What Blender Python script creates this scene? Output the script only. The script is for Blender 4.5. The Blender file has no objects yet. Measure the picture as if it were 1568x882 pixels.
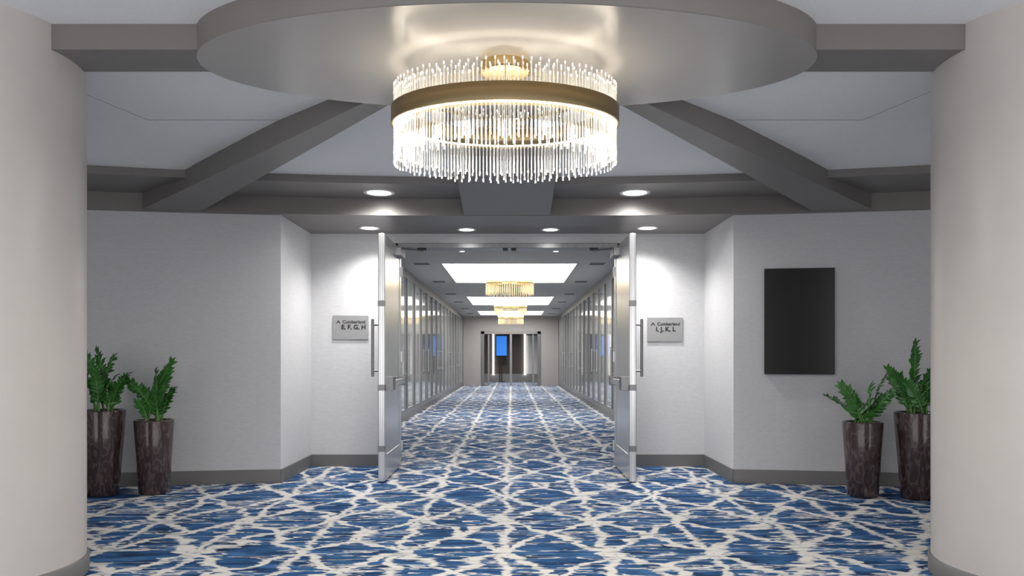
import bpy, math, random
from mathutils import Vector, Matrix
random.seed(7)
sc=bpy.context.scene
try:
    sc.view_settings.view_transform='Standard'
except Exception: pass
pi=math.pi
# ------------------------------------------------------------ materials
def mat(name,col,rough=.5,metal=0,emit=None,es=0,trans=0,coat=0,spec=.5):
    m=bpy.data.materials.new(name); m.use_nodes=True
    b=m.node_tree.nodes['Principled BSDF']
    b.inputs['Base Color'].default_value=(*col,1)
    b.inputs['Roughness'].default_value=rough
    b.inputs['Metallic'].default_value=metal
    b.inputs['Specular IOR Level'].default_value=spec
    b.inputs['Transmission Weight'].default_value=trans
    b.inputs['Coat Weight'].default_value=coat
    if emit:
        b.inputs['Emission Color'].default_value=(*emit,1); b.inputs['Emission Strength'].default_value=es
    return m
def N(m,t,**kw):
    n=m.node_tree.nodes.new(t)
    for k,v in kw.items(): setattr(n,k,v)
    return n
def L(m,a,b): m.node_tree.links.new(a,b)
def math_n(m,op,a,b=None,c=None,clamp=False):
    n=N(m,'ShaderNodeMath',operation=op); n.use_clamp=clamp
    for i,v in enumerate((a,b,c)):
        if v is None: continue
        if isinstance(v,(int,float)): n.inputs[i].default_value=v
        else: L(m,v,n.inputs[i])
    return n.outputs[0]
def noise(m,vec,scale,detail=4,rough=.5,sxyz=None,loc=(0,0,0)):
    if sxyz:
        mp=N(m,'ShaderNodeMapping'); mp.inputs['Scale'].default_value=sxyz; mp.inputs['Location'].default_value=loc
        L(m,vec,mp.inputs[0]); vec=mp.outputs[0]
    n=N(m,'ShaderNodeTexNoise'); n.inputs['Scale'].default_value=scale; n.inputs['Detail'].default_value=detail
    n.inputs['Roughness'].default_value=rough
    L(m,vec,n.inputs['Vector']); return n
def ramp(m,fac,stops):
    r=N(m,'ShaderNodeValToRGB'); e=r.color_ramp.elements
    while len(e)<len(stops): e.new(.5)
    for i,(p,c) in enumerate(stops):
        e[i].position=p; e[i].color=(*c,1) if len(c)==3 else c
    L(m,fac,r.inputs[0]); return r.outputs[0]
def textured(name,col,rough,scale,amt,sx=(1,1,1),bump=.05,metal=0):
    m=mat(name,col,rough,metal); b=m.node_tree.nodes['Principled BSDF']
    tc=N(m,'ShaderNodeTexCoord')
    n=noise(m,tc.outputs['Object'],scale,5,.6,sx)
    c=ramp(m,n.outputs['Fac'],[(.3,tuple(x*(1-amt) for x in col)),(.7,tuple(min(1,x*(1+amt)) for x in col))])
    L(m,c,b.inputs['Base Color'])
    if bump:
        bp=N(m,'ShaderNodeBump'); bp.inputs['Strength'].default_value=bump; bp.inputs['Distance'].default_value=.01
        L(m,n.outputs['Fac'],bp.inputs['Height']); L(m,bp.outputs[0],b.inputs['Normal'])
    return m
M_wall=textured('linen_wallcovering',(.60,.60,.615),.75,11,.06,(1.5,1.5,9),.08)
M_col=textured('column_plaster',(.585,.545,.515),.36,3,.03,(1,1,1),.0)
M_ceil=textured('ceiling_plaster',(.86,.86,.87),.9,60,.03,(1,1,1),.2)
M_trim=textured('taupe_paint',(.20,.186,.177),.40,3,.04,(1,1,1),0)
M_disc=textured('satin_taupe_paint',(.37,.35,.335),.22,2,.03,(1,1,1),0)
M_base=mat('baseboard_rubber',(.15,.147,.147),.45)
M_steel=textured('brushed_steel',(.74,.74,.75),.28,8,.08,(8,8,.3),0,1)
M_steel_d=textured('dark_steel',(.25,.25,.255),.35,8,.1,(4,4,.3),0,1)
M_brass=mat('antique_brass',(.50,.375,.20),.34,1)
M_brass2=mat('bright_brass',(.75,.55,.25),.2,1)
M_led=mat('led_strip',(1,1,1),.5,0,(1,.93,.78),12)
M_ledt=mat('led_strip_uplight',(1,1,1),.5,0,(1,.90,.72),26)
M_led2=mat('led_strip_soft',(1,1,1),.5,0,(1,.88,.6),2.2)
M_down=mat('downlight_lens',(1,1,1),.5,0,(1,.98,.95),8)
M_white=mat('white_enamel',(.8,.8,.8),.4)
M_black=mat('black_hardware',(.015,.015,.015),.4)
M_cove=mat('cove_panel',(1,1,1),.6,0,(1,.99,.97),.9)
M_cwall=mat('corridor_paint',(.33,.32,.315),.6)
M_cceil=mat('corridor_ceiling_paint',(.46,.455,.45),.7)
M_frame=mat('glazing_frame',(.28,.28,.29),.35,.6)
M_sign=textured('brushed_sign_plate',(.33,.33,.335),.4,10,.06,(1,1,12),0,.2)
M_txt=mat('sign_lettering',(.01,.01,.012),.5)
M_blue=mat('lit_blue_screen',(.02,.1,.4),.3,0,(.03,.20,.7),1.0)
M_strip=mat('lit_wall_strip',(1,1,1),.5,0,(1,.95,.88),4)
M_darkw=mat('dark_wood_wall',(.10,.08,.068),.4)
M_rod=mat('glass_rod',(1,.99,.96),.05,0,(1,.96,.88),.07,.92)  # faint emission put into the glass so the rods look lit
M_rodtip=mat('glass_bead',(1,.98,.93),.15,0,(1,.97,.9),.3,.4)  # beads glow slightly too, imitating lit glass
M_rod2=mat('amber_glass_rod',(.62,.52,.33),.2,0,(1,.85,.55),.10)  # low emission added to imitate lit glass on the drums
M_mon=mat('black_glass',(.006,.006,.006),.3)
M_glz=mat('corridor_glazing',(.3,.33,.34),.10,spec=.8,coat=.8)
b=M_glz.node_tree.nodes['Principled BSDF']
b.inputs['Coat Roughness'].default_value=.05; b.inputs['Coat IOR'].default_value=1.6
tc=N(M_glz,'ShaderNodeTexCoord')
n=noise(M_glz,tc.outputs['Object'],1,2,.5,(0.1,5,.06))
L(M_glz,ramp(M_glz,n.outputs['Fac'],[(.38,(.16,.17,.17)),(.47,(.42,.44,.435)),(.56,(.62,.64,.63)),(.62,(.22,.235,.235))]),b.inputs['Base Color'])  # blind-like stripes, lightened so bright reflections sit in the base colour
M_pot=mat('lacquered_planter',(.05,.03,.03),.2,0,coat=.45)
b=M_pot.node_tree.nodes['Principled BSDF']; tc=N(M_pot,'ShaderNodeTexCoord')
n=noise(M_pot,tc.outputs['Object'],7,2,.5,(1.6,1.6,.55))
w=math_n(M_pot,'SINE',math_n(M_pot,'MULTIPLY',n.outputs['Fac'],38))
L(M_pot,ramp(M_pot,w,[(.25,(.048,.027,.027)),(.6,(.062,.038,.038)),(.95,(.10,.07,.07))]),b.inputs['Base Color'])
M_soil=mat('potting_soil',(.03,.02,.015),.9)
M_leaf=textured('zz_leaf',(.05,.19,.035),.28,9,.35,(1,1,1),0)
M_stem=mat('zz_stem',(.10,.25,.05),.45)
# carpet
M_carpet=mat('patterned_carpet',(.2,.3,.5),.95,spec=.1)
m=M_carpet; b=m.node_tree.nodes['Principled BSDF']; tc=N(m,'ShaderNodeTexCoord'); V=tc.outputs['Object']
sp=N(m,'ShaderNodeSeparateXYZ'); L(m,V,sp.inputs[0]); X,Y=sp.outputs[0],sp.outputs[1]
d1=noise(m,V,1,3,.6,(1.6,2.6,1)); d2=noise(m,V,1,3,.6,(1.3,3.0,1),(7,3,0))
Xd=math_n(m,'ADD',X,math_n(m,'MULTIPLY_ADD',d1.outputs['Fac'],.34,-.17))
Yd=math_n(m,'ADD',Y,math_n(m,'MULTIPLY_ADD',d2.outputs['Fac'],.8,-.4))
A,B=.68,.98
u=math_n(m,'DIVIDE',Xd,A); v=math_n(m,'DIVIDE',Yd,B)
def line(expr):
    s=math_n(m,'SINE',math_n(m,'MULTIPLY',expr,pi)); return math_n(m,'ABSOLUTE',s)
l1=line(math_n(m,'ADD',u,v)); l2=line(math_n(m,'SUBTRACT',u,v)); l3=line(u)
lat=math_n(m,'MINIMUM',math_n(m,'MINIMUM',l1,l2),math_n(m,'MULTIPLY_ADD',l3,1.0,.05))
st=noise(m,V,1,4,.6,(1.0,5.5,1),(2,5,0))
stv=math_n(m,'ABSOLUTE',math_n(m,'MULTIPLY_ADD',st.outputs['Fac'],2,-1))
rag=noise(m,V,1,3,.7,(5,34,1))
f=math_n(m,'MINIMUM',lat,math_n(m,'MULTIPLY',stv,8.0))
f=math_n(m,'ADD',f,math_n(m,'MULTIPLY_ADD',rag.outputs['Fac'],.66,-.33))
mask=N(m,'ShaderNodeMapRange'); mask.inputs['From Min'].default_value=.155; mask.inputs['From Max'].default_value=.215
L(m,f,mask.inputs['Value'])
bl=noise(m,V,1,4,.65,(3,10,1),(4,4,0)); fine=noise(m,V,180,2,.5)
blue=ramp(m,bl.outputs['Fac'],[(.36,(.012,.032,.085)),(.5,(.026,.085,.21)),(.64,(.06,.155,.33))])
cr=noise(m,V,1,4,.6,(4,14,1),(1,9,0))
cream=ramp(m,cr.outputs['Fac'],[(.34,(.42,.43,.44)),(.5,(.70,.68,.65))])
mx=N(m,'ShaderNodeMix',data_type='RGBA'); L(m,mask.outputs[0],mx.inputs[0]); L(m,cream,mx.inputs[6]); L(m,blue,mx.inputs[7])
mm=N(m,'ShaderNodeMix',data_type='RGBA',blend_type='MULTIPLY'); mm.inputs[0].default_value=1
fr=ramp(m,fine.outputs['Fac'],[(.3,(.8,.8,.8)),(.7,(1,1,1))])
L(m,mx.outputs[2],mm.inputs[6]); L(m,fr,mm.inputs[7]); L(m,mm.outputs[2],b.inputs['Base Color'])
bp=N(m,'ShaderNodeBump'); bp.inputs['Strength'].default_value=.4; bp.inputs['Distance'].default_value=.006
L(m,fine.outputs['Fac'],bp.inputs['Height']); L(m,bp.outputs[0],b.inputs['Normal'])

# ------------------------------------------------------------ mesh builder
class MB:
    def __init__(s): s.v=[];s.f=[];s.m=[];s.mats=[];s.sm=[]
    def mi(s,m):
        if m not in s.mats: s.mats.append(m)
        return s.mats.index(m)
    def add(s,vs,fs,m,smooth=False):
        o=len(s.v); s.v+= [tuple(v) for v in vs]; i=s.mi(m)
        for f in fs: s.f.append([o+k for k in f]); s.m.append(i); s.sm.append(smooth)
    def box(s,x0,x1,y0,y1,z0,z1,m):
        vs=[(x,y,z) for z in (z0,z1) for y in (y0,y1) for x in (x0,x1)]
        s.add(vs,[(0,2,3,1),(4,5,7,6),(0,1,5,4),(2,6,7,3),(0,4,6,2),(1,3,7,5)],m)
    def prism8(s,bot,top,m):
        s.add(list(bot)+list(top),[(3,2,1,0),(4,5,6,7),(0,1,5,4),(1,2,6,5),(2,3,7,6),(3,0,4,7)],m)
    def cyl(s,a,b,r,m,n=12,r2=None,smooth=True,caps=True):
        a=Vector(a);b=Vector(b);d=(b-a).normalized(); r2=r if r2 is None else r2
        t=Vector((1,0,0)) if abs(d.x)<.9 else Vector((0,1,0))
        u=d.cross(t).normalized(); w=d.cross(u)
        vs=[];
        for c,rr in((a,r),(b,r2)):
            for i in range(n):
                an=2*pi*i/n; vs.append(c+u*math.cos(an)*rr+w*math.sin(an)*rr)
        s.add(vs,[(i,(i+1)%n,n+(i+1)%n,n+i) for i in range(n)],m,smooth)
        if caps: s.add(vs,[tuple(range(n-1,-1,-1)),tuple(range(n,2*n))],m)
    def lathe(s,prof,m,n=48,cx=0,cy=0,sx=1,sy=1,smooth=True):
        vs=[];k=len(prof)
        for p in prof:
            rx,ry,z=(p if len(p)==3 else (p[0],p[0],p[1]))
            for i in range(n):
                a=2*pi*i/n; vs.append((cx+rx*math.cos(a)*sx,cy+ry*math.sin(a)*sy,z))
        fs=[]
        for j in range(k-1):
            for i in range(n):
                fs.append((j*n+i,j*n+(i+1)%n,(j+1)*n+(i+1)%n,(j+1)*n+i))
        s.add(vs,fs,m,smooth)
    def obj(s,name,parent=None,loc=None,rotz=0):
        me=bpy.data.meshes.new(name); me.from_pydata(s.v,[],s.f); me.update()
        for mt in s.mats: me.materials.append(mt)
        me.polygons.foreach_set('material_index',s.m); me.polygons.foreach_set('use_smooth',s.sm)
        o=bpy.data.objects.new(name,me); sc.collection.objects.link(o)
        if loc: o.location=loc
        o.rotation_euler[2]=rotz
        if parent: o.parent=parent
        return o
def empty(name,loc=(0,0,0)):
    o=bpy.data.objects.new(name,None); o.location=loc; sc.collection.objects.link(o); return o
def bevel(o,w=.005,seg=2):
    md=o.modifiers.new('b','BEVEL'); md.width=w; md.segments=seg; md.limit_method='ANGLE'; return o

# ------------------------------------------------------------ shell
XS=6.0; YF=-.6
yw=lambda x:7.72-x*x/44
y1=lambda x:7.0-x*x/31
y2=lambda x:7.64-x*x/46
ZS=2.756; ZA=2.93; ZR=3.0; ZC=3.15
AX=2.33; YB=8.75
b=MB(); b.box(-XS,XS,YF,YB+.05,-.1,0,M_carpet); b.box(-2.4,2.4,YB+.05,39,-.1,0,M_carpet); b.obj('floor')
def curved_wall(sg):
    b=MB(); n=24; pts=[(AX+(XS-AX)*i/n) for i in range(n+1)]
    vs=[];
    for x in pts: vs+= [(sg*x,yw(x),0),(sg*x,yw(x),ZS),(sg*x,yw(x)+.15,0),(sg*x,yw(x)+.15,ZS)]
    fs=[]
    for i in range(n):
        o=4*i; fs+=[(o,o+4,o+5,o+1),(o+2,o+3,o+7,o+6)]
    b.add(vs,fs,M_wall,True)
    xa,xb=sorted((sg*AX,sg*(AX+.15))); b.box(xa,xb,yw(AX),YB+.2,0,ZS,M_wall)
    b.obj('wall_left' if sg<0 else 'wall_right')
    b=MB(); vs=[];
    for x in pts: vs+= [(sg*x,yw(x)-.015,0),(sg*x,yw(x)-.015,.14),(sg*x,yw(x),.14)]
    fs=[]
    for i in range(n):
        o=3*i; fs+=[(o,o+3,o+4,o+1),(o+1,o+4,o+5,o+2)]
    b.add(vs,fs,M_base,True)
    xa,xb=sorted((sg*AX,sg*(AX-.015))); b.box(xa,xb,yw(AX)-.015,YB,0,.14,M_base)
    b.obj('baseboard_left' if sg<0 else 'baseboard_right')
curved_wall(-1); curved_wall(1)
b=MB(); b.box(-XS-.1,-XS,YF,7,0,3.2,M_wall); b.obj('wall_far_left')
b=MB(); b.box(XS,XS+.1,YF,7,0,3.2,M_wall); b.obj('wall_far_right')
OX=1.335; OZ=2.64
b=MB()
b.box(-AX,-OX,YB,YB+.2,0,ZS,M_wall); b.box(OX,AX,YB,YB+.2,0,ZS,M_wall); b.box(-OX,OX,YB,YB+.2,OZ,ZS,M_wall)
b.obj('wall_back')
b=MB(); b.box(-AX+.015,-OX-.02,YB-.015,YB,0,.14,M_base); b.box(OX+.02,AX-.015,YB-.015,YB,0,.14,M_base); b.obj('baseboard_back')
b=MB(); nx=60; vs=[];fs=[]
rows=lambda x:[(YF,ZC),(4.0,ZC),(5.68,3.12),(y1(x)+.01,ZR)]
for i in range(nx+1):
    x=-XS+2*XS*i/nx
    for (y,z) in rows(x): vs.append((x,y,z))
for i in range(nx):
    for j in range(3):
        o=i*4+j; fs.append((o,o+1,o+5,o+4))
b.add(vs,fs,M_ceil); b.obj('ceiling')
b=MB(); vs=[];fs=[]
prof=lambda x:[(y1(x),3.2),(y1(x),ZA),(y2(x),ZA),(y2(x),ZS),(YB+.02,ZS)]
for i in range(nx+1):
    x=-XS+2*XS*i/nx
    for (y,z) in prof(x): vs.append((x,y,z))
for i in range(nx):
    for j in range(4):
        o=i*5+j; fs.append((o,o+1,o+6,o+5))
b.add(vs,fs,M_trim); b.obj('trim_ring_soffit')
b=MB()
def joint(p,q,w=.003):
    p=Vector(p);q=Vector(q);d=(q-p).normalized();s=Vector((-d.y,d.x,0))*w
    def zz(v): 
        t=(v.y-4.0)/1.68; return ZC-.03*t-.0012 if t<1 else 3.12-.0012
    vs=[Vector((r.x,r.y,zz(r))) for r in (p-s,p+s,q+s,q-s)]
    b.add(vs,[(0,1,2,3)],M_base)
for sg in(-1,1):
    joint((sg*2.75,5.675,0),(sg*1.5,5.675,0)); joint((sg*2.75,5.675,0),(sg*3.1,4.6,0))
b.obj('trim_ceiling_joint')
DX=.02;DY=4.31;RX=1.79;RY=.77;ZD=3.0
b=MB()
b.lathe([(RX,RY,3.2),(RX,RY,ZD+.006),(RX-.006,RY-.006,ZD)],M_trim,128,DX,DY)
b.lathe([(RX-.006,RY-.006,ZD),(RX*.5,RY*.5,ZD),(.0005,.0005,ZD)],M_disc,128,DX,DY,smooth=False)
b.obj('ceiling_medallion')
def beam(pts0,pts1,z0,z1):
    b=MB(); (a,bb),(c,d)=pts0,pts1
    bot=[(a[0],a[1],z0),(bb[0],bb[1],z0),(d[0],d[1],z1),(c[0],c[1],z1)]
    top=[(p[0],p[1],3.2) for p in bot]
    b.prism8(bot,top,M_trim); return b.obj('ceiling_beam')
beam(((-.86,4.9),(-.72,4.95)),((-3.62,7.33),(-3.07,7.42)),3.02,2.765)
beam(((.72,4.95),(.86,4.9)),((3.07,7.42),(3.62,7.33)),3.02,2.765)
beam(((-.42,4.95),(.42,4.95)),((-.445,7.63),(.445,7.63)),3.015,2.762)
for sg in(-1,1):
    xa,xb=sorted((sg*1.70,sg*2.7)); beam(((xa,4.10),(xb,4.10)),((xa,4.42),(xb,4.42)),3.006,3.006)
for cx in(-3.09,3.15):
    CR=.6
    b=MB(); b.lathe([(CR,0),(CR,3.2)],M_col,96,0,0)
    b.lathe([(CR+.015,0),(CR+.015,.10),(CR,.105)],M_base,96,0,0)
    b.obj('round_column',loc=(cx,4.25,0))

# ------------------------------------------------------------ door opening + leaves
b=MB()
for sg in(-1,1):
    xa,xb=sorted((sg*OX,sg*(OX-.04))); b.box(xa,xb,YB-.02,YB+.22,0,OZ,M_steel_d)
b.box(-OX,OX,YB-.02,YB+.22,OZ-.055,OZ,M_steel_d)
for x in(-.03,.07): b.box(x-.03,x+.03,YB-.03,YB+.05,OZ-.085,OZ-.055,M_black)
for x in(-1.02,1.02): b.box(x-.05,x+.05,YB-.03,YB+.06,OZ-.08,OZ-.055,M_black)
bevel(b.obj('trim_door_frame'),.004)
for i,sg in enumerate((-1,1)):
    xo,xi=sg*1.325,sg*1.265
    xa,xb=sorted((xo,xi)); ya,yb=7.60,8.72; zt=2.57
    b=MB()
    b.box(xa,xb,ya,yb,.012,zt,M_steel)
    for face,dx in((xi,-sg),(xo,sg)):
        p,q=sorted((face,face+dx*.006))
        b.box(p,q,ya+.01,ya+.10,.02,zt-.01,M_steel); b.box(p,q,yb-.10,yb-.01,.02,zt-.01,M_steel)
        b.box(p,q,ya+.10,yb-.10,.02,.28,M_steel); b.box(p,q,ya+.10,yb-.10,zt-.12,zt-.01,M_steel)
    b.box(xa+.015,xb-.015,ya-.008,ya,.012,zt,M_steel)
    for z in(.35,.98,1.85):
        b.box(xa-.006,xb+.006,ya-.012,ya+.03,z-.03,z+.03,M_steel_d)
    for z in(.25,1.3,2.3):
        b.cyl((xi-sg*.012,yb+.005,z-.06),(xi-sg*.012,yb+.005,z+.06),.014,M_steel,10)
    hx=xo+sg*.075; hy=ya+.08
    b.cyl((hx,hy,1.09),(hx,hy,1.69),.015,M_steel_d,14)
    for z in(1.15,1.63): b.cyl((xo,hy,z),(hx,hy,z),.011,M_steel_d,10)
    p,q=sorted((xi-sg*.075,xi-sg*.035)); b.box(p,q,ya+.05,yb-.15,.99,1.05,M_steel)
    p,q=sorted((xi,xi-sg*.085)); b.box(p,q,ya+.03,ya+.2,.95,1.09,M_steel_d); b.box(p,q,yb-.22,yb-.12,.97,1.07,M_steel_d)
    p,q=sorted((xi,xi-sg*.07)); b.box(p,q,yb-.42,yb-.1,zt-.13,zt-.04,M_steel_d)
    b.cyl((xi-sg*.05,yb-.25,zt-.03),(xi-sg*.26,yb-.02,zt-.02),.012,M_steel_d,8)
    b.box(xa+.01,xb-.01,ya+.005,ya+.06,.003,.012,M_black)
    bevel(b.obj('door_%d'%(i+1)),.004)

# ------------------------------------------------------------ signs
def sign(x,z,l2):
    e=empty('room_direction_sign',(x,YB,z))
    b=MB(); b.box(-.21,.21,-.018,0,-.143,.143,M_sign); bevel(b.obj('plate',e),.004)
    def txt(s,size,lx,lz,bold=0):
        c=bpy.data.curves.new('text','FONT'); c.body=s; c.size=size; c.extrude=.001; c.offset=bold
        c.align_x='LEFT'; c.align_y='CENTER'; c.materials.append(M_txt)
        o=bpy.data.objects.new('lettering',c); sc.collection.objects.link(o); o.parent=e
        o.location=(lx,-.0195,lz); o.rotation_euler=(pi/2,0,0)
    txt('Cumberland',.054,-.095,.065,.0008); txt(l2,.074,-.11,.002,.0022)
    b=MB()
    for sg in(-1,1):
        b.prism8([(-.145,-.021,.085),(-.145,-.018,.085),(-.145+sg*.024,-.018,.055),(-.145+sg*.024,-.021,.055)],
                 [(-.145,-.021,.070),(-.145,-.018,.070),(-.145+sg*.024,-.018,.043),(-.145+sg*.024,-.021,.043)],M_txt)
    b.obj('arrow_chevron',e)
sign(-1.86,1.645,'E, F, G, H'); sign(1.862,1.62,'I, J, K, L')
mxp=2.965; ang=-math.atan(mxp/22)
b=MB(); b.box(-.335,.335,-.05,-.005,-.53,.53,M_black); b.box(-.342,.342,-.056,-.05,-.537,.537,M_mon); b.box(-.25,.25,-.005,.01,-.3,.3,M_black)
bevel(b.obj('wall_monitor',loc=(mxp,yw(mxp)-.0,1.657),rotz=ang),.003)
# ------------------------------------------------------------ downlights
def downlight(x,y,z,r,power,ang=100,blend=1.0):
    e=empty('recessed_downlight',(x,y,z))
    b=MB(); b.lathe([(r,-.002),(r*.99,-.008),(r*.78,-.008),(r*.74,-.001)],M_white,40); b.lathe([(r*.76,-.004),(.0005,-.004)],M_down,40,smooth=False); b.obj('trim_and_lens',e)
    l=bpy.data.lights.new('spot','SPOT'); l.energy=power; l.spot_size=math.radians(ang); l.spot_blend=blend; l.shadow_soft_size=.08; l.color=(1,.98,.95)
    o=bpy.data.objects.new('lamp',l); o.location=(0,0,-.02); o.parent=e; sc.collection.objects.link(o)
for x in(-1.56,1.58): downlight(x,8.34,ZS,.12,115,ang=135,blend=.9)
for x in(-.47,.49): downlight(x,8.45,ZS,.11,60,ang=150)
for x in(-1.27,1.27): downlight(x,7.33,ZA,.155,150,ang=165)
for x in(-2.6,0,2.6):
    for y in(.4,2.0): downlight(x,y,ZC,.155,55,ang=165)  # unseen fill lamps added overhead, out of view, to brighten the room

# ------------------------------------------------------------ chandeliers
def chandelier(name,cx,cy,rx,ry,zb,bh,rtop,rbot,ztop,nrod,rad,led,stag,canopy=.145,rows=2,brass=None,rodm=None,toplit=True):
    e=empty(name,(cx,cy,ztop)); brass=brass or M_brass; rodm=rodm or M_rod
    o=-ztop
    b=MB()
    b.lathe([(rx,ry,zb+o),(rx,ry,zb+bh+o),(rx-.008,ry-.008,zb+bh+o),(rx-.008,ry-.008,zb+o),(rx,ry,zb+o)],brass,96)
    ri=.085
    b.lathe([(rx-ri,ry-ri,zb+o),(rx-ri,ry-ri,zb+bh+o),(rx-ri-.008,ry-ri-.008,zb+bh+o),(rx-ri-.008,ry-ri-.008,zb+o),(rx-ri,ry-ri,zb+o)],brass,96)
    b.lathe([(rx-.008,ry-.008,zb+bh*.5+o),(rx-ri,ry-ri,zb+bh*.5+o)],M_white,96)
    for k in range(4):
        a=pi/4+pi/2*k; b.cyl((math.cos(a)*(rx-ri),math.sin(a)*(ry-ri),zb+.02+o),(0,0,zb+.02+o),.008,brass,8)
    b.cyl((0,0,zb-.02+o),(0,0,zb+.05+o),.03,brass,16)
    for k in range(4):
        a=pi/4+pi/2*k; b.cyl((math.cos(a)*rx*.86,math.sin(a)*ry*.86,zb+bh*.8+o),(math.cos(a)*canopy*.8,math.sin(a)*canopy*.8,-.05),.0025,brass,6)
    b.lathe([(canopy,0),(canopy,-.05),(canopy-.01,-.055),(.001,-.055)],M_brass2,48,smooth=False)
    b.cyl((0,0,-.05),(0,0,zb+.05+o),.006,brass,8)
    b.obj('brass_frame',e)
    b=MB()
    b.lathe([(rx-.030,ry-.030,zb+.006+o),(rx-.058,ry-.058,zb+.006+o)],led,96,smooth=False)
    if toplit: b.lathe([(rx-.028,ry-.028,zb+bh-.006+o),(rx-.062,ry-.062,zb+bh-.006+o)],M_ledt,96,smooth=False)
    b.obj('led_strip',e)
    b=MB()
    for row in range(rows):
        off=[-.018,-.072][row]
        for i in range(nrod):
            a=2*pi*(i+.5*row)/nrod
            x=math.cos(a)*(rx+off); y=math.sin(a)*(ry+off)
            dz=(random.random()-.5)*stag*.3 + (stag*.5 if i%2 else -stag*.5)
            t=rtop-dz*.8+o; bt=rbot+dz+o
            b.cyl((x,y,bt),(x,y,t),rad,rodm,6,caps=False)
            if led is M_led:
                b.cyl((x,y,bt-.012),(x,y,bt+.004),rad*1.5,M_rodtip,6); b.cyl((x,y,t-.004),(x,y,t+.010),rad*1.4,M_rodtip,6)
    b.obj('glass_rods',e)
    return e
ch=chandelier('crystal_rod_chandelier',.01,4.30,.662,.462,2.64,.098,2.84,2.45,ZD,168,.0034,M_led,.045)
l=bpy.data.lights.new('ring_glow','AREA'); l.shape='ELLIPSE'; l.size=.7; l.size_y=.45; l.energy=45; l.color=(1,.95,.86)
o=bpy.data.objects.new('ring_glow',l); o.parent=ch; o.location=(0,0,-.385); sc.collection.objects.link(o)
# ------------------------------------------------------------ corridor
CW=2.13; CH=3.1; YE=33.0; Y0=YB+.2
coves=[(14.3,18.0),(22.2,25.8),(29.2,32.0)]
b=MB()
for sg in(-1,1):
    xa,xb=sorted((sg*1.32,sg*(CW+.1))); b.box(xa,xb,Y0,YE,CH,CH+.05,M_cceil)
ys=[Y0]+[t for c in coves for t in c]+[YE]
for k in range(0,len(ys),2): b.box(-1.32,1.32,ys[k],ys[k+1],CH,CH+.05,M_cceil)
for a,c in coves:
    b.box(-1.33,-1.31,a,c,CH,CH+.3,M_white); b.box(1.31,1.33,a,c,CH,CH+.3,M_white)
    b.box(-1.33,1.33,a-.01,a+.01,CH,CH+.3,M_white); b.box(-1.33,1.33,c-.01,c+.01,CH,CH+.3,M_white)
    b.box(-1.33,1.33,a,c,CH+.3,CH+.32,M_cove)
b.obj('ceiling_corridor')
for a,c in coves:
    l=bpy.data.lights.new('cove_light','AREA'); l.shape='RECTANGLE'; l.size=2.4; l.size_y=c-a-.3; l.energy=190; l.color=(1,.98,.95)
    o=bpy.data.objects.new('cove_light',l); o.location=(0,(a+c)/2,CH+.27); sc.collection.objects.link(o)
for k,(a,c) in enumerate(coves):
    chandelier('drum_chandelier',0,(a+c)/2,.54,.54,2.88,.15,3.12,2.66,CH+.3,64,.006,M_led2,.03,.12,brass=M_brass2,rodm=M_rod2,toplit=False)
for y in (10.4,12.6): 
    for x in (-.8,.8): downlight(x,y,CH,.06,45,ang=150)  # spots added to light the near end of the corridor
for sg in(-1,1):
    nm='left' if sg<0 else 'right'
    b=MB(); xa,xb=sorted((sg*(CW+.06),sg*(CW+.12)))
    b.box(xa,xb,Y0,YE,0,CH,M_cwall)
    b.box(*sorted((sg*AX,sg*CW)),Y0,Y0+.05,0,CH,M_cwall)
    b.obj('wall_corridor_'+nm)
    b=MB(); P=1.22; y=Y0+.25; k=0
    xf0,xf1=sorted((sg*(CW),sg*(CW+.06)))
    b.box(xf0,xf1,Y0+.05,YE,2.92,CH,M_frame); b.box(xf0,xf1,Y0+.05,YE,0,.22,M_frame)
    while y<YE-.9:
        b.box(*sorted((sg*(CW-.02),sg*(CW+.06))),y-.035,y+.035,.22,2.92,M_frame)
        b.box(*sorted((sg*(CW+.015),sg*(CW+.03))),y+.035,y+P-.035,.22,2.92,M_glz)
        if k%3==1:
            b.cyl((sg*(CW-.05),y+P-.1,.9),(sg*(CW-.05),y+P-.1,1.5),.012,M_steel,8)
            for z in(.95,1.45): b.cyl((sg*(CW-.05),y+P-.1,z),(sg*CW+sg*.02,y+P-.1,z),.008,M_steel,6)
        y+=P;k+=1
    b.box(*sorted((sg*(CW-.02),sg*(CW+.06))),y-.035,y+.035,.22,2.92,M_frame)
    b.obj('window_1' if sg<0 else 'window_2')
    b=MB(); b.box(*sorted((sg*(CW-.012),sg*CW)),Y0+.05,YE,0,.12,M_base); b.obj('baseboard_corridor_'+nm)
    for yy in(11.0,14.3,17.7,21.2,24.3,27.6,30.8):
        v=MB(); v.box(-.16,.16,-.17,.17,-.006,0,M_cceil)
        for j in range(4):
            v.box(-.14,.14,-.14+j*.08,-.095+j*.08,-.009,-.005,M_black)
        v.obj('air_vent',loc=(sg*1.70,yy,CH))
b=MB(); DXE=1.33; DZ=2.43
b.box(-CW,-DXE,YE,YE+.15,0,CH,M_cwall); b.box(DXE,CW,YE,YE+.15,0,CH,M_cwall); b.box(-DXE,DXE,YE,YE+.15,DZ,CH,M_cwall); b.obj('wall_corridor_end')
b=MB()
b.box(-DXE,-DXE+.14,YE-.03,YE+.16,0,DZ,M_steel_d); b.box(DXE-.14,DXE,YE-.03,YE+.16,0,DZ,M_steel_d); b.box(-DXE,DXE,YE-.03,YE+.16,DZ-.12,DZ,M_steel_d)
b.box(-.05,.05,YE,YE+.1,0,DZ-.1,M_frame)
for x in(-1.0,1.0): b.box(x-.03,x+.03,YE+.05,YE+.9,.01,DZ-.12,M_frame)
b.obj('door_3')
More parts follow.
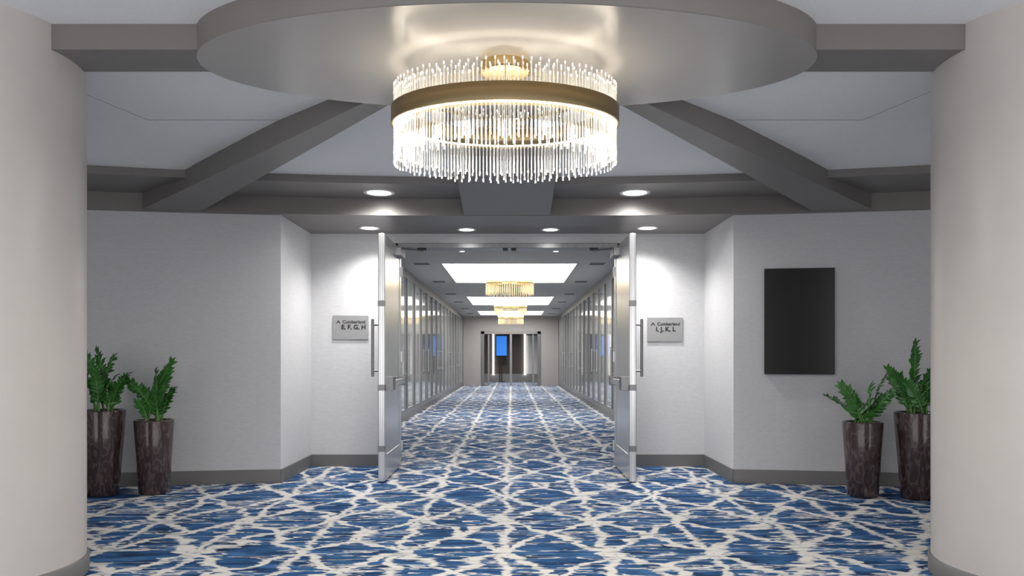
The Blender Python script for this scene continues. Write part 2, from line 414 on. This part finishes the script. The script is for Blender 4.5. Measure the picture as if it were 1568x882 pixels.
b=MB(); b.box(-2.4,2.4,38.4,38.5,0,3,M_darkw); b.box(-2.4,-2.3,YE+.15,38.4,0,3,M_darkw); b.box(2.3,2.4,YE+.15,38.4,0,3,M_darkw)
b.box(-2.4,2.4,38.37,38.4,0,.4,M_cwall); b.box(.8,1.5,38.36,38.4,.4,2.4,M_white)
b.obj('wall_lobby_beyond')
b=MB(); b.box(-2.4,2.4,YE+.15,38.5,3,3.05,M_cceil); b.obj('ceiling_lobby_beyond')
b=MB(); b.box(-.75,-.22,37.7,37.78,1.35,2.35,M_blue); b.box(-.78,-.19,37.78,37.9,1.3,2.4,M_black); b.box(-.5,-.45,37.8,37.9,0,1.3,M_black); b.box(-.65,-.3,37.6,38.0,0,.03,M_black); b.obj('digital_signage_stand')
b=MB()
for x in(-.92,.72): b.box(x-.045,x+.045,38.3,38.36,.35,2.5,M_strip)
b.obj('wall_light_strip')
downlight(0,35.5,3.0,.12,450,ang=160)  # unseen lamp added to brighten the far doorway
# ------------------------------------------------------------ potted plants
def leaf(b,base,d,up,Ln,W):
    d=d.normalized(); s=d.cross(up)
    if s.length<.01: s=Vector((1,0,0))
    s.normalize(); n=s.cross(d)
    P=[(0,0),(.25,.8),(.55,1),(.85,.45),(1,0)]
    vs=[];fs=[]
    for t,wd in P:
        c=base+d*Ln*t-n*Ln*.18*t*t
        vs+=[c-s*W*wd*.5+n*W*.18*wd, c, c+s*W*wd*.5+n*W*.18*wd]
    for i in range(4):
        o=3*i; fs+=[(o,o+1,o+4,o+3),(o+1,o+2,o+5,o+4)]
    b.add(vs,fs,M_leaf,True)
def plant(name,x,y,h,rt,rb,stems,seed):
    rnd=random.Random(seed)
    e=empty(name,(x,y,0))
    b=MB()
    b.lathe([(.001,.004),(rb*.96,.004),(rb,.012),(rb+(rt-rb)*.5,h*.5),(rt,h-.01),(rt-.005,h),(rt-.022,h),(rt-.028,h-.02),(rt-.034,h-.05)],M_pot,12*4)
    b.lathe([(rt-.03,h-.05),(.001,h-.035)],M_soil,32)
    b.obj('planter',e)
    b=MB()
    for (dx,dy,zt) in stems:
        a=rnd.random()*6.28; p0=Vector((math.cos(a)*rt*.35,math.sin(a)*rt*.35,h-.045)); p2=Vector((dx,dy,zt))
        p1=Vector((dx*.35+p0.x*.5,dy*.35+p0.y*.5,h+(zt-h)*.65))
        n=12; pts=[]
        for i in range(n+1):
            t=i/n; pts.append(p0*(1-t)**2+p1*2*t*(1-t)+p2*t*t)
        for i in range(n):
            b.cyl(pts[i],pts[i+1],.009*(1-i/n)+.0025,M_stem,7,r2=.009*(1-(i+1)/n)+.0025,caps=False)
        Lt=sum((pts[i+1]-pts[i]).length for i in range(n))
        cnt=max(6,int(Lt/.036)); side0=rnd.random()*3.14
        for k in range(cnt):
            t=.25+.75*k/(cnt-1); f=t*n; i=min(n-1,int(f)); p=pts[i].lerp(pts[i+1],f-i); tg=(pts[i+1]-pts[i]).normalized()
            sd=Vector((math.cos(side0),math.sin(side0),0)); sd=(sd-tg*sd.dot(tg)).normalized(); nn=tg.cross(sd)
            for s in(-1,1):
                spread=1.0-.5*t
                d=(sd*s*spread+tg*.6+nn*(rnd.random()-.5)*.5)
                Ln=(.082 if t<.8 else .066)*(.85+.3*rnd.random())
                leaf(b,p,d,nn+Vector((0,0,.3)),Ln,Ln*.44)
        leaf(b,pts[-1],tg,nn,.07,.03)
    b.obj('foliage',e)
def ring(n,r,z,rn,a0=0):
    R=random.Random(rn); o=[]
    for i in range(n):
        a=a0+2*pi*i/n+R.random()*.4; rr=r*(.7+.5*R.random()); o.append((math.cos(a)*rr,math.sin(a)*rr*.55,z+(R.random()-.5)*.16))
    return o
plant('potted_zz_plant',-3.79,6.93,.80,.195,.135,[(-.05,0,1.34),(.12,-.05,1.28),(.2,.05,1.12),(-.15,0,1.3)]+ring(7,.17,1.08,3),1)
plant('potted_zz_plant',-3.355,7.02,.70,.178,.135,[(-.26,-.02,1.08),(.16,0,1.24),(.06,-.08,1.14),(.2,-.05,.98),(-.12,.0,.98),(.11,.05,1.16)]+ring(5,.15,.92,5),2)
plant('potted_zz_plant',3.32,6.88,.695,.178,.135,[(-.33,-.03,.93),(-.2,-.03,1.02),(.2,-.03,1.13),(.08,.0,1.02),(-.1,-.08,.92),(.2,-.1,.95)]+ring(5,.15,.88,8),3)
plant('potted_zz_plant',3.775,6.78,.79,.2,.14,[(-.02,0,1.41),(-.28,-.03,1.18),(.1,-.02,1.15),(-.12,-.08,1.05),(-.2,.05,1.1),(.03,-.1,1.1)]+ring(6,.16,1.0,9),4)

# ------------------------------------------------------------ world, camera
w=bpy.data.worlds.new('World'); sc.world=w; w.use_nodes=True
w.node_tree.nodes['Background'].inputs[0].default_value=(1,.985,.97,1); w.node_tree.nodes['Background'].inputs[1].default_value=1.72
cam=bpy.data.cameras.new('Camera'); co=bpy.data.objects.new('Camera',cam); sc.collection.objects.link(co)
co.location=(.05,0,1.3); co.rotation_euler=(pi/2,0,0); cam.lens=36*1130/1568; cam.sensor_width=36
cam.shift_y=(546-441)/1568; cam.clip_end=200
sc.camera=co
